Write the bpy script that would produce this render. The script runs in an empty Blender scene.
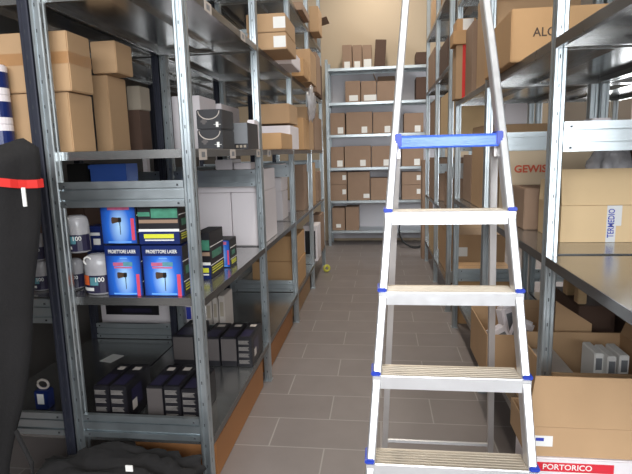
import bpy, bmesh, math, random
from mathutils import Vector, Matrix, noise
random.seed(4)
S = bpy.context.scene
C = S.collection
PI = math.pi

# ------------------------------------------------------------------ camera model (632x474)
F, CX, CY, H = 515.0, 316.0, 237.0, 1.55
def _axes():
    d = Vector(((380-CX)/F, (151-CY)/F, 1.0)).normalized()
    t = math.tan(math.radians(1.5))
    n = Vector((t, 1.0, -(t*d.x + d.y)/d.z)).normalized()
    r = n.cross(d)
    return r, d, -n            # world x, y, z in camera coords (x right, y down, z forward)
AX, AY, AZ = _axes()
def P(px, py, y):
    v = Vector(((px-CX)/F, (py-CY)/F, 1.0))
    w = Vector((AX.dot(v), AY.dot(v), AZ.dot(v)))
    s = y/w.y
    return Vector((w.x*s, y, w.z*s+H))
def PZ(px, py, z):
    v = Vector(((px-CX)/F, (py-CY)/F, 1.0))
    w = Vector((AX.dot(v), AY.dot(v), AZ.dot(v)))
    s = (z-H)/w.z
    return Vector((w.x*s, w.y*s, z))

def YX(px, py, x):
    """depth y at which the sight line of a pixel meets the plane x"""
    v = Vector(((px-CX)/F, (py-CY)/F, 1.0))
    return AY.dot(v)*x/AX.dot(v)

cam = bpy.data.cameras.new('camera')
co = bpy.data.objects.new('camera', cam); C.objects.link(co)
R = Matrix(((AX.x, -AX.y, -AX.z), (AY.x, -AY.y, -AY.z), (AZ.x, -AZ.y, -AZ.z)))
co.matrix_world = Matrix.Translation((0, 0, H)) @ R.to_4x4()
cam.sensor_fit = 'HORIZONTAL'; cam.sensor_width = 36; cam.lens = F*36/632
cam.clip_start = 0.02
S.camera = co

# ------------------------------------------------------------------ materials
def lin(c):
    return tuple(((v/255)/12.92 if v/255 <= .04045 else ((v/255+.055)/1.055)**2.4) for v in c) + (1,)
MATS = {}
def mat(name, rgb, rough=.6, metal=0, noise_amt=0, nscale=8, bump=0, bscale=200, trans=0, alpha=1, spec=.5, stretch=(1,1,1)):
    m = bpy.data.materials.new(name); m.use_nodes = True
    nt = m.node_tree; b = nt.nodes['Principled BSDF']
    b.inputs['Base Color'].default_value = lin(rgb)
    b.inputs['Roughness'].default_value = rough
    b.inputs['Metallic'].default_value = metal
    b.inputs['Transmission Weight'].default_value = trans
    b.inputs['Alpha'].default_value = alpha
    b.inputs['Specular IOR Level'].default_value = spec
    tc = nt.nodes.new('ShaderNodeTexCoord')
    mp = nt.nodes.new('ShaderNodeMapping'); mp.inputs['Scale'].default_value = stretch
    nt.links.new(tc.outputs['Object'], mp.inputs['Vector'])
    if noise_amt:
        n = nt.nodes.new('ShaderNodeTexNoise'); n.inputs['Scale'].default_value = nscale; n.inputs['Detail'].default_value = 5
        r = nt.nodes.new('ShaderNodeMapRange'); r.inputs['To Min'].default_value = 1-noise_amt; r.inputs['To Max'].default_value = 1+noise_amt
        mx = nt.nodes.new('ShaderNodeMix'); mx.data_type = 'RGBA'; mx.blend_type = 'MULTIPLY'; mx.inputs[0].default_value = 1
        mx.inputs[6].default_value = lin(rgb)
        nt.links.new(mp.outputs[0], n.inputs['Vector']); nt.links.new(n.outputs['Fac'], r.inputs['Value'])
        nt.links.new(r.outputs[0], mx.inputs[7]); nt.links.new(mx.outputs[2], b.inputs['Base Color'])
        if metal:
            r2 = nt.nodes.new('ShaderNodeMapRange'); r2.inputs['To Min'].default_value = rough-.08; r2.inputs['To Max'].default_value = rough+.1
            nt.links.new(n.outputs['Fac'], r2.inputs['Value']); nt.links.new(r2.outputs[0], b.inputs['Roughness'])
    if bump:
        n2 = nt.nodes.new('ShaderNodeTexNoise'); n2.inputs['Scale'].default_value = bscale; n2.inputs['Detail'].default_value = 3
        bp = nt.nodes.new('ShaderNodeBump'); bp.inputs['Strength'].default_value = bump; bp.inputs['Distance'].default_value = .002
        nt.links.new(mp.outputs[0], n2.inputs['Vector']); nt.links.new(n2.outputs['Fac'], bp.inputs['Height'])
        nt.links.new(bp.outputs[0], b.inputs['Normal'])
    MATS[name] = m
    return m
mat('galvanised', (186, 194, 198), .33, .9, .1, 14, .05, 60)
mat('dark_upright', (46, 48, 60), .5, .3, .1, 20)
mat('shelf_metal', (172, 172, 171), .215, .9, .05, 3)
mat('slot_dark', (58, 60, 64), .8)
mat('panel_taupe', (80, 74, 73), .5)
mat('aluminium', (232, 232, 234), .34, .75, .04, 30, .05, 60)
mat('rail_metal', (205, 200, 198), .38, .7, .05, 30)
mat('tread_metal', (176, 165, 150), .45, .6, .05, 40)
mat('blue_plastic', (38, 66, 178), .4)
mat('blue_film', (70, 112, 226), .22, .1, .35, 25, .3, 40, stretch=(1, 6, 6))
mat('card', (180, 146, 110), .75, 0, .07, 7, .12, 120)
mat('card_light', (204, 176, 136), .75, 0, .06, 6, .12, 120)
mat('card_pale', (216, 194, 164), .75, 0, .05, 6, .1, 120)
mat('card_orange', (188, 148, 104), .75, 0, .08, 6, .12, 120)
mat('card_brown', (148, 122, 102), .8, 0, .09, 8, .12, 120)
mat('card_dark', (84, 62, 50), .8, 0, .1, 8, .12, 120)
mat('card_grey', (158, 146, 130), .75, 0, .07, 8, .12, 120)
mat('tape_brown', (168, 126, 86), .3, 0, .12, 20)
mat('tape_clear', (205, 205, 205), .2)
mat('white_card', (222, 214, 216), .6, 0, .03, 6)
mat('white_paper', (228, 226, 222), .6)
mat('tag_paper', (190, 180, 172), .6, 0, .08, 40)
mat('grey_panel', (118, 120, 124), .5, 0, .05, 20)
mat('black_card', (24, 22, 27), .45, 0, .2, 20)
mat('black_plastic', (18, 18, 20), .4)
mat('print_blue', (36, 92, 190), .35, 0, .1, 9)
mat('print_navy', (18, 36, 92), .35)
mat('print_sky', (112, 172, 240), .35, 0, .15, 14)
mat('print_red', (206, 70, 96), .4)
mat('print_green', (66, 128, 104), .4, 0, .6, 30)
mat('print_yellow', (214, 214, 60), .4)
mat('print_orange', (222, 100, 48), .4)
mat('print_violet', (40, 36, 62), .4, 0, .4, 40)
mat('print_grey', (136, 130, 126), .5)
mat('red_ink', (214, 92, 62), .6)
mat('black_ink', (70, 48, 30), .6)
mat('blue_ink', (44, 58, 160), .6)
mat('red_band', (206, 34, 52), .4)
mat('card_rust', (158, 106, 62), .75, 0, .08, 6, .12, 120)
mat('crate_blue', (66, 108, 200), .4, 0, .1, 12)
mat('cloth_black', (23, 21, 22), .92, 0, .35, 12, .7, 90)
mat('strap_red', (214, 44, 38), .6)
mat('clear_plastic', (225, 228, 232), .18, 0, .15, 14, .5, 30, alpha=.5)
mat('bag_plastic', (200, 198, 202), .2, 0, .3, 22, .6, 40, alpha=.6)
mat('wood', (190, 160, 120), .7, 0, .15, 10, stretch=(1, 1, 8))
mat('cable_black', (20, 20, 22), .5)
mat('yellow_tape', (200, 196, 84), .5)
mat('grout_light', (190, 190, 186), .8)
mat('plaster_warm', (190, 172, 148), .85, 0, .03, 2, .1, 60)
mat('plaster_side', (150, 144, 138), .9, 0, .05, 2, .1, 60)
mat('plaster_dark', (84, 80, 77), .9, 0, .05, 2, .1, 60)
mat('shelf_edge_shaded', (112, 113, 114), .3, .9, .05, 10)  # same shelf metal, dark reflection of the aisle put into its colour
mat('ceiling_paint', (205, 202, 196), .9, 0, .03, 2)
mat('backing_white', (206, 204, 210), .6, 0, .03, 4)

def glow_print():
    m = bpy.data.materials.new('print_glow'); m.use_nodes = True; nt = m.node_tree; b = nt.nodes['Principled BSDF']
    tc = nt.nodes.new('ShaderNodeTexCoord'); mp = nt.nodes.new('ShaderNodeMapping'); mp.vector_type = 'POINT'
    mp.inputs['Location'].default_value = (-.9, 0, -.42); mp.inputs['Scale'].default_value = (1.75, 0, .95)
    g = nt.nodes.new('ShaderNodeTexGradient'); g.gradient_type = 'SPHERICAL'
    cr = nt.nodes.new('ShaderNodeValToRGB'); cr.color_ramp.elements[0].position = .0; cr.color_ramp.elements[0].color = lin((20, 52, 128))
    cr.color_ramp.elements[1].position = 1; cr.color_ramp.elements[1].color = lin((176, 216, 250))
    e = cr.color_ramp.elements.new(.45); e.color = lin((40, 104, 204))
    nt.links.new(tc.outputs['Generated'], mp.inputs[0]); nt.links.new(mp.outputs[0], g.inputs[0]); nt.links.new(g.outputs['Fac'], cr.inputs[0]); nt.links.new(cr.outputs[0], b.inputs['Base Color'])
    b.inputs['Roughness'].default_value = .35
    MATS['print_glow'] = m
glow_print()
mat('print_pink', (190, 96, 128), .4, 0, .3, 60)
mat('print_teal', (88, 140, 150), .4, 0, .3, 60)
# ------------------------------------------------------------------ mesh helpers
def new_obj(name, bm, mats, parent=None, smooth=False):
    me = bpy.data.meshes.new(name); bm.normal_update(); bm.to_mesh(me); bm.free()
    if not isinstance(mats, (list, tuple)): mats = [mats]
    for m in mats: me.materials.append(MATS[m])
    if smooth:
        for p in me.polygons: p.use_smooth = True
    o = bpy.data.objects.new(name, me); C.objects.link(o)
    if parent: o.parent = parent
    return o
def tag(o, label=None, cat=None, group=None, kind=None):
    if label: o['label'] = label
    if cat: o['category'] = cat
    if group: o['group'] = group
    if kind: o['kind'] = kind
    return o
def empty(name, loc, label, cat, group=None, rz=0):
    o = bpy.data.objects.new(name, None); C.objects.link(o)
    o.location = loc; o.rotation_euler[2] = rz; o.empty_display_size = .1
    return tag(o, label, cat, group)
def bx(bm, x0, x1, y0, y1, z0, z1, mi=0, bev=0):
    r = bmesh.ops.create_cube(bm, size=1)
    vs = r['verts']
    for v in vs:
        v.co = Vector((x0+(v.co.x+.5)*(x1-x0), y0+(v.co.y+.5)*(y1-y0), z0+(v.co.z+.5)*(z1-z0)))
    fs = {f for v in vs for f in v.link_faces}
    for f in fs: f.material_index = mi
    if bev:
        es = {e for v in vs for e in v.link_edges}
        rb = bmesh.ops.bevel(bm, geom=list(es), offset=bev, segments=2, affect='EDGES', clamp_overlap=True)
        for f in rb['faces']: f.material_index = mi
    return fs
def extrude_profile(bm, pts, a, b, mapf, mi=0, caps=True):
    """closed 2D profile pts swept between parameters a and b; mapf(u,v,t)->Vector"""
    va = [bm.verts.new(mapf(u, v, a)) for u, v in pts]
    vb = [bm.verts.new(mapf(u, v, b)) for u, v in pts]
    n = len(pts)
    for i in range(n):
        f = bm.faces.new((va[i], va[(i+1) % n], vb[(i+1) % n], vb[i])); f.material_index = mi
    if caps:
        try:
            f = bm.faces.new(va); f.material_index = mi; f = bm.faces.new(vb[::-1]); f.material_index = mi
        except ValueError: pass
    return va+vb
def fixn(bm): bmesh.ops.recalc_face_normals(bm, faces=bm.faces[:])
def tube(bm, pts, r, seg=8, mi=0):
    pts = [Vector(p) for p in pts]; rings = []
    for i, p in enumerate(pts):
        t = (pts[min(i+1, len(pts)-1)]-pts[max(i-1, 0)]).normalized()
        a = t.cross(Vector((0, 0, 1)))
        if a.length < 1e-3: a = t.cross(Vector((1, 0, 0)))
        a.normalize(); b = t.cross(a)
        rr = r[i] if isinstance(r, (list, tuple)) else r
        rings.append([bm.verts.new(p+rr*(math.cos(2*PI*k/seg)*a+math.sin(2*PI*k/seg)*b)) for k in range(seg)])
    for i in range(len(rings)-1):
        for k in range(seg):
            f = bm.faces.new((rings[i][k], rings[i][(k+1) % seg], rings[i+1][(k+1) % seg], rings[i+1][k])); f.material_index = mi
    bm.faces.new(rings[0][::-1]).material_index = mi; bm.faces.new(rings[-1]).material_index = mi
def lathe(bm, prof, c=(0, 0, 0), seg=20, mi=0):
    rings = []
    for r, z in prof:
        rings.append([bm.verts.new((c[0]+r*math.cos(2*PI*k/seg), c[1]+r*math.sin(2*PI*k/seg), c[2]+z)) for k in range(seg)])
    for i in range(len(rings)-1):
        for k in range(seg):
            bm.faces.new((rings[i][k], rings[i][(k+1) % seg], rings[i+1][(k+1) % seg], rings[i+1][k])).material_index = mi
    bm.faces.new(rings[0][::-1]).material_index = mi; bm.faces.new(rings[-1]).material_index = mi
def text(name, body, size, loc, m, parent, rot=(PI/2, 0, 0), align='CENTER', sx=1.0):
    cu = bpy.data.curves.new(name, 'FONT'); cu.body = body; cu.size = size; cu.align_x = align; cu.align_y = 'CENTER'
    cu.extrude = .0004; cu.materials.append(MATS[m]); cu.offset = size*(.03 if 'brand' in name else .012); cu.resolution_u = 3
    tmp = bpy.data.objects.new(name+'_curve', cu)
    me = bpy.data.meshes.new_from_object(tmp)
    bpy.data.objects.remove(tmp); bpy.data.curves.remove(cu)
    me.materials.clear(); me.materials.append(MATS[m])
    o = bpy.data.objects.new(name, me); C.objects.link(o); o.parent = parent
    o.location = loc; o.rotation_euler = rot; o.scale = (sx, 1, 1)
    return o

# ------------------------------------------------------------------ the room
def struct(name, bm, m): return tag(new_obj(name, bm, m), kind='structure')
YB, XL, XR, YF, ZC = 9.0, -2.45, 2.9, -2.6, 4.6
bm = bmesh.new(); bx(bm, XL-.1, XR+.1, YF-.1, YB+.1, -.1, 0); fl = struct('floor', bm, 'card')
m = bpy.data.materials.new('floor_tile'); m.use_nodes = True; nt = m.node_tree; b = nt.nodes['Principled BSDF']
tc = nt.nodes.new('ShaderNodeTexCoord'); mp = nt.nodes.new('ShaderNodeMapping')
mp.inputs['Location'].default_value = (0.303+.6, -.098+.3*2, 0)
br = nt.nodes.new('ShaderNodeTexBrick')
br.offset = .5; br.offset_frequency = 2
br.inputs['Scale'].default_value = 1; br.inputs['Mortar Size'].default_value = .0042; br.inputs['Mortar Smooth'].default_value = .2
br.inputs['Brick Width'].default_value = .6; br.inputs['Row Height'].default_value = .3; br.inputs['Bias'].default_value = -.2
br.inputs['Color1'].default_value = lin((126, 117, 114)); br.inputs['Color2'].default_value = lin((131, 122, 119)); br.inputs['Mortar'].default_value = lin((154, 148, 143))
nz = nt.nodes.new('ShaderNodeTexNoise'); nz.inputs['Scale'].default_value = 5; nz.inputs['Detail'].default_value = 8
rg = nt.nodes.new('ShaderNodeMapRange'); rg.inputs['To Min'].default_value = .86; rg.inputs['To Max'].default_value = 1.14
mx = nt.nodes.new('ShaderNodeMix'); mx.data_type = 'RGBA'; mx.blend_type = 'MULTIPLY'; mx.inputs[0].default_value = 1
nt.links.new(tc.outputs['Object'], mp.inputs[0]); nt.links.new(mp.outputs[0], br.inputs['Vector'])
nt.links.new(tc.outputs['Object'], nz.inputs['Vector']); nt.links.new(nz.outputs['Fac'], rg.inputs['Value'])
nt.links.new(br.outputs['Color'], mx.inputs[6]); nt.links.new(rg.outputs[0], mx.inputs[7]); nt.links.new(mx.outputs[2], b.inputs['Base Color'])
b.inputs['Roughness'].default_value = .42
bp = nt.nodes.new('ShaderNodeBump'); bp.inputs['Strength'].default_value = .25; bp.inputs['Distance'].default_value = .002; bp.invert = True
nt.links.new(br.outputs['Fac'], bp.inputs['Height']); nt.links.new(bp.outputs[0], b.inputs['Normal'])
fl.data.materials[0] = m
bm = bmesh.new(); bx(bm, XL-.1, XR+.1, YF-.1, YB+.1, ZC, ZC+.1); struct('ceiling', bm, 'ceiling_paint')
bm = bmesh.new(); bx(bm, XL, XR, YB, YB+.1, 0, ZC); struct('wall_back', bm, 'plaster_warm')
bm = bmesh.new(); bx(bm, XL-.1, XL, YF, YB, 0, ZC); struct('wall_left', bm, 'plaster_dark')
bm = bmesh.new()
for a_, b_, c_, d_ in ((5.15, 7.65, .8, .86), (5.15, 7.65, 1.56, 1.62), (5.15, 5.21, .86, 1.56), (7.59, 7.65, .86, 1.56), (6.37, 6.43, .86, 1.56)): bx(bm, XL+.001, XL+.05, a_, b_, c_, d_)
struct('added_window_2', bm, 'white_card')  # unseen frame made up to go round the added left light
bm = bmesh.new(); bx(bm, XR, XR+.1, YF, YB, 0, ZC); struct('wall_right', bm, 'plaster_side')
bm = bmesh.new()
for a_, b_, c_, d_ in ((5.15, 7.65, .8, .86), (5.15, 7.65, 2.14, 2.2), (5.15, 5.21, .86, 2.14), (7.59, 7.65, .86, 2.14), (6.37, 6.43, .86, 2.14)): bx(bm, XR-.05, XR-.001, a_, b_, c_, d_)
struct('added_window_1', bm, 'white_card')  # made-up frame for the added light on the right wall
DX0, DX1, DZ0, DZ = .3, 2.5, 1.2, 3.3           # the open window behind the camera
bm = bmesh.new(); bx(bm, XL, -2.15, YF-.1, YF, 0, ZC); bx(bm, -2.15, DX0, YF-.1, YF, 0, 2.1); bx(bm, -2.15, DX0, YF-.1, YF, 3.4, ZC); bx(bm, DX1, XR, YF-.1, YF, 0, ZC); bx(bm, DX0, DX1, YF-.1, YF, DZ, ZC); bx(bm, DX0, DX1, YF-.1, YF, 0, DZ0)
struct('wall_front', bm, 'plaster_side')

# ------------------------------------------------------------------ shelving racks
def post_bm(x, y, z1, w, d, slots, flip=1):
    """rolled galvanised upright: w along x, d along y, grooved on the -y face and on the aisle face"""
    bm = bmesh.new()
    a, g = w/2, .006
    pr = [(-a, -d/2+.004), (-a+.004, -d/2), (-a+.012, -d/2), (-a+.016, -d/2+g), (a-.018, -d/2+g), (a-.014, -d/2), (a-.004, -d/2), (a, -d/2+.004),
          (a, -d/2+.012), (a-.004, -d/2+.016), (a-.004, d/2-.016), (a, d/2-.012), (a, d/2), (-a, d/2), (-a, d/2-.012), (-a+.004, d/2-.016), (-a+.004, -d/2+.016), (-a, -d/2+.012)]
    extrude_profile(bm, pr, 0, z1, lambda u, v, t: Vector((x+u, y+v, t)))
    fixn(bm)
    if slots:
        z = .06
        while z < z1-.05:
            bx(bm, x-.003, x+.001, y-d/2+g-.0006, y-d/2+g+.002, z, z+.014, 1)
            for s in (-1, 1):
                xx = x+s*(a-.004)
                bx(bm, xx-.0008, xx+.0008, y-.002, y+.002, z+.02, z+.04, 1)
            z += .1
    bx(bm, x-a-.006, x+a+.006, y-d/2-.006, y+d/2+.006, 0, .006)
    return bm
def beam_bm(x0, x1, y, z0, h=.108):
    """double-ridged crossbeam facing -y"""
    bm = bmesh.new()
    pr = [(0, 0), (0, .025), (.018, .025), (.018, .034), (.004, .034), (.004, .070), (.018, .070), (.018, .079), (0, .079), (0, h), (.02, h), (.02, 0)]
    pr = [(u, v*h/.108 if v != h else v) for u, v in pr]
    extrude_profile(bm, pr, x0, x1, lambda u, v, t: Vector((t, y+u, z0+v))); fixn(bm)
    for xx in (x0+.025, x1-.025):
        for zz in (.014, .09):
            bx(bm, xx-.004, xx+.004, y-.003, y+.001, z0+zz-.004, z0+zz+.004, 1)
    return bm
def shelf_bm(x0, x1, y0, y1, zt, e=.036):
    bm = bmesh.new(); t = .0025
    bx(bm, x0, x1, y0, y1, zt-t, zt)
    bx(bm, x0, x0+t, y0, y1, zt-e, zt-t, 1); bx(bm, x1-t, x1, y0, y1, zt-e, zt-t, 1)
    bx(bm, x0+t, x1-t, y0, y0+t, zt-e, zt-t); bx(bm, x0+t, x1-t, y1-t, y1, zt-e, zt-t)
    bx(bm, x0+t, x0+.02, y0+t, y1-t, zt-e, zt-e+t); bx(bm, x1-.02, x1-t, y0+t, y1-t, zt-e, zt-e+t)
    bx(bm, x0+.02, x1-.02, y0+t, y0+.02, zt-e, zt-e+t); bx(bm, x0+.02, x1-.02, y1-.02, y1-t, zt-e, zt-e+t)
    xm = (x0+x1)/2
    bx(bm, xm-.04, xm+.04, y0+.02, y1-.02, zt-.022, zt-t-.0005)
    return bm
def rack(label, x0, x1, ys, zs, top, beams, detail_y=9, skip_shelves=(), pm='galvanised'):
    """x0..x1 outer faces; ys = post rows; zs = shelf tops; beams = bottoms of crossbeams"""
    r = empty('shelving_rack', ((x0+x1)/2, ys[0], 0), label, 'shelving')
    r.location = (0, 0, 0)
    W, D = .045, .045
    for i, y in enumerate(ys):
        for x in (x0+W/2, x1-W/2):
            new_obj('post', post_bm(x, y, top, W, D, y < detail_y), [pm, 'slot_dark'], r)
        for z in beams:
            new_obj('crossbeam', beam_bm(x0+W+.001, x1-W-.001, y-.02, z), ['galvanised', 'slot_dark'], r)
    for i in range(len(ys)-1):
        for k, z in enumerate(zs):
            if (i, k) in skip_shelves: continue
            new_obj('shelf', shelf_bm(x0+.001, x1-.001, ys[i]+D/2+.001, ys[i+1]-D/2-.001, z), ['shelf_metal', 'shelf_edge_shaded'], r)
    return r
LZ = [.285, .94, 1.58, 2.22, 2.86]
LY = [2.06, 3.305, 4.555, 5.765, 6.965]
rackA = rack('long galvanised shelving rack lining the left side of the aisle', -1.40, -.757, LY, LZ, 3.5, [.29, 1.345, 2.5], 4)
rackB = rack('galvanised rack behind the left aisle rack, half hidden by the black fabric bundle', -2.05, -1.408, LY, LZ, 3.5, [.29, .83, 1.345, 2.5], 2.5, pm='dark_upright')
RZ = [.33, 1.14, 1.93, 2.70]
RY = [.80, 2.03, 3.23, 4.47]
rackC = rack('near galvanised shelving rack on the right holding the open carton with blue lettered tape', .62, 1.24, RY, RZ, 3.5, [.42, 1.53, 2.4], 3)
rackD = rack('galvanised rack seen through the near right rack, against the right wall side', 1.255, 1.875, RY, RZ, 3.5, [.42, 1.53, 2.4], 1)
rackE = rack('far right shelving rack near the back wall, past the ladder', .62, 1.24, [4.93, 6.08, 7.27], [.30, .95, 1.60, 2.30, 2.98], 3.6, [.29, 1.28, 2.5], 1)
# back wall rack: runs along x
WZ = [.255, .755, 1.295, 1.825, 2.33, 2.86]
rackW = empty('shelving_rack', (0, 0, 0), 'galvanised rack standing across the back wall at the end of the aisle', 'shelving')
wx = [-.84, 1.0]
for x in wx:
    for y in (8.48, 8.93):
        new_obj('post', post_bm(x, y, 3.0, .045, .04, False), ['galvanised', 'slot_dark'], rackW)
for i in range(1):
    for z in WZ:
        new_obj('shelf', shelf_bm(wx[i]+.024, wx[i+1]-.024, 8.47, 8.94, z, .04), ['galvanised', 'galvanised'], rackW)
bm = bmesh.new(); bx(bm, -.86, 1.02, 8.955, 8.965, .05, 2.86); new_obj('back_panel', bm, 'backing_white', rackW)
# price tags hanging on the left rack's shelf edges
def ptag(px, py, zc, w=.10, h=.046, pt=None):
    y = PZ(px, py, zc).y if pt is None else pt
    bm = bmesh.new(); bx(bm, -.7565, -.7555, y-w/2, y+w/2, zc-h/2, zc+h/2, 0); bx(bm, -.7554, -.7552, y-w*.2, y+w*.25, zc-h*.25, zc+h*.25, 1)
    o = new_obj('price_tag', bm, ['tag_paper', 'grey_panel'], rackA); o['label'] = 'paper price tag on the shelf edge'
for y, z in [(2.17, 1.555), (2.63, 1.555), (3.2, 1.555), (3.52, 1.555), (2.95, 2.20), (2.35, 2.20)]: ptag(0, 0, z, pt=y)

# ------------------------------------------------------------------ cartons
def carton(label, x0, x1, y0, y1, z0, z1, m='card', tape=None, sticker=None, group=None, rz=0, tilt=0, name='cardboard_box', cat='box', topseam=True, tape_m='tape_brown'):
    cx, cy = (x0+x1)/2, (y0+y1)/2; w, d, h = x1-x0, y1-y0, z1-z0
    z0 += .001
    bm = bmesh.new(); bx(bm, -w/2, w/2, -d/2, d/2, 0, h, 0, .004)
    if topseam: bx(bm, -w/2+.01, w/2-.01, -.0015, .0015, h-.001, h+.0004, 1)
    o = new_obj(name, bm, [m, 'card_dark']); o.location = (cx, cy, z0); o.rotation_euler = (0, tilt, rz)
    tag(o, label, cat, group)
    if tape == 'h':      # band around the front and sides
        b2 = bmesh.new(); zz = h*.56; t = .0007
        bx(b2, -w/2-t, w/2+t, -d/2-t, -d/2-.0001, zz-.025, zz+.025); bx(b2, w/2+.0001, w/2+t, -d/2, d/2, zz-.025, zz+.025)
        new_obj('tape', b2, tape_m, o)
    elif tape == 'v':
        b2 = bmesh.new(); t = .0007
        bx(b2, -.025, .025, -d/2-t, -d/2-.0001, h*.6, h); bx(b2, -.025, .025, -d/2-t, d/2, h+.0005, h+.0005+t)
        new_obj('tape', b2, tape_m, o)
    if sticker:
        fx, fz, sw, sh = sticker
        b2 = bmesh.new(); bx(b2, -w/2+fx*w-sw/2, -w/2+fx*w+sw/2, -d/2-.0008, -d/2-.0001, fz*h-sh/2, fz*h+sh/2)
        s = new_obj('paper_label', b2, 'white_paper', o); s['label'] = 'white paper label'
    return o
def cpx(label, pl, pr, pt, y, d, z0, m='card', **k):
    """carton whose front face at depth y spans pixels pl..pr, its top at pixel pt, standing at height z0"""
    a = P(pl, pt, y); b = P(pr, pt, y); t = P((pl+pr)/2, pt, y)
    return carton(label, a.x, b.x, y, y+d, z0, t.z, m, **k)
def open_carton(name, label, x0, x1, y0, y1, z0, z1, m, flaps, cat='box', inside='card_brown'):
    """box without a top; flaps: list of (side, angle from vertical outward deg, length)"""
    cx, cy = (x0+x1)/2, (y0+y1)/2; w, d, h = x1-x0, y1-y0, z1-z0; t = .005
    bm = bmesh.new()
    bx(bm, -w/2, w/2, -d/2, d/2, 0, t)
    bx(bm, -w/2, w/2, -d/2, -d/2+t, t, h); bx(bm, -w/2, w/2, d/2-t, d/2, t, h)
    bx(bm, -w/2, -w/2+t, -d/2+t, d/2-t, t, h); bx(bm, w/2-t, w/2, -d/2+t, d/2-t, t, h)
    o = new_obj(name, bm, [m]); o.location = (cx, cy, z0+.001); tag(o, label, cat)
    for side, ang, L in flaps:
        b2 = bmesh.new(); inset = .012
        if side in 'fb':
            sgn = -1 if side == 'f' else 1
            bx(b2, -w/2+inset*0, w/2-inset*0, -t/2, t/2, 0, L)
            for v in b2.verts:
                if v.co.z > L*.5: v.co.x *= .93
            f = new_obj('flap', b2, m, o); f.location = (0, sgn*(d/2-t/2), h+.001); f.rotation_euler = (-sgn*math.radians(ang), 0, 0)
        else:
            sgn = -1 if side == 'l' else 1
            bx(b2, -t/2, t/2, -d/2+.006, d/2-.006, 0, L)
            f = new_obj('flap', b2, m, o); f.location = (sgn*(w/2-t/2), 0, h+.001); f.rotation_euler = (0, sgn*math.radians(ang), 0)
    return o
def blob(name, m, c, r, amp, scale, label, cat, seed=0, sub=4, floor=None, sq=0):
    bm = bmesh.new(); bmesh.ops.create_icosphere(bm, subdivisions=sub, radius=1)
    for v in bm.verts:
        n = v.co.normalized()
        if sq: n = Vector([math.copysign(abs(q)**sq, q) for q in n])
        f = 1+amp*(noise.fractal(n*scale+Vector((seed, seed*.7, 0)), 1, 2, 4)) + amp*.6*abs(math.sin(n.x*7+noise.noise(n*3+Vector((seed, 0, 0)))*5))*.5
        p = Vector((n.x*r[0]*f, n.y*r[1]*f, n.z*r[2]*f))
        if floor is not None and c[2]+p.z < floor: p.z = floor-c[2]+random.random()*.0008
        v.co = p
    o = new_obj(name, bm, m, smooth=True); o.location = c
    return tag(o, label, cat) if label else o

# ================================================================== LEFT: third shelf (z 1.58), bay nearest the camera
z3 = 1.58
def stackbox(label, pl, pr, ps, pt, pb, y, z0, m='card', x0=None, **k):
    """front face pl..pr at depth y, its right side seen as far as pixel ps"""
    xr_ = P(pr, (pt+pb)/2, y).x; xl_ = P(pl, (pt+pb)/2, y).x if x0 is None else x0
    return carton(label, xl_, xr_, y, YX(ps, (pt+pb)/2, xr_), z0, P((pl+pr)/2, pt, y).z, m, **k)
zt = P(37, 93, 2.16).z
stackbox('large cardboard box, lower of the tall pair behind the front left post', 3, 71, 94, 93.5, 150, 2.16, z3, x0=-1.84)
stackbox('large cardboard box banded with brown tape, on top behind the front left post', 3, 69, 91, 32, 93, 2.15, zt+.001, x0=-1.83, tape='h')
zm = P(100, 75, 2.6).z
stackbox('cardboard box under the jutting smaller one, beside the tall taped box', 94, 110, 128, 75, 150, 2.6, z3, m='card')
stackbox('smaller cardboard box with hand holes jutting out atop another, third shelf left', 91, 116, 132, 41, 75, 2.56, zm+.001)
stackbox('dark brown box carrying the beige box on the third shelf left', 128, 141, 151, 110, 150, 3.02, z3, m='card_dark')
zd = P(134, 110, 3.02).z
stackbox('beige box on a dark one, between the cartons and the second post', 127, 140, 150, 86, 110, 3.03, zd+.001, m='card_grey')
cpx('tall white carton standing behind the second post on the third shelf left', 171, 199, 96, 3.42, .35, z3, 'white_card', group=None)
cpx('white carton behind the two black boxes on the third shelf left', 201, 221, 104, 3.8, .5, z3, 'white_card')
# tins at the left edge
tp = [(1, .0), (2, .13), (3, .26)]
for i in range(3):
    bm = bmesh.new(); lathe(bm, [(.05, .0), (.052, .004), (.052, .03), (.0521, .031), (.0521, .095), (.052, .096), (.052, .118), (.05, .122)], seg=24)
    for f in bm.faces:
        zc = f.calc_center_median().z
        f.material_index = 1 if .03 < zc < .096 else 0
    o = new_obj('paint_tin', bm, ['white_card', 'print_navy']); o.location = (P(3, 90, 2.10).x-.03, 2.095, z3+.001+i*.1225)
    tag(o, ['blue and white tin at the bottom of the stack, far left shelf edge', 'blue and white tin in the middle of the stack, far left shelf edge', 'blue and white tin on top of the stack, far left shelf edge'][i], 'tin', 'stack of tins')
    b2 = bmesh.new(); lathe(b2, [(.044, .1222), (.046, .126), (.04, .126)], seg=24); new_obj('lid', b2, 'white_card', o)
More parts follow.
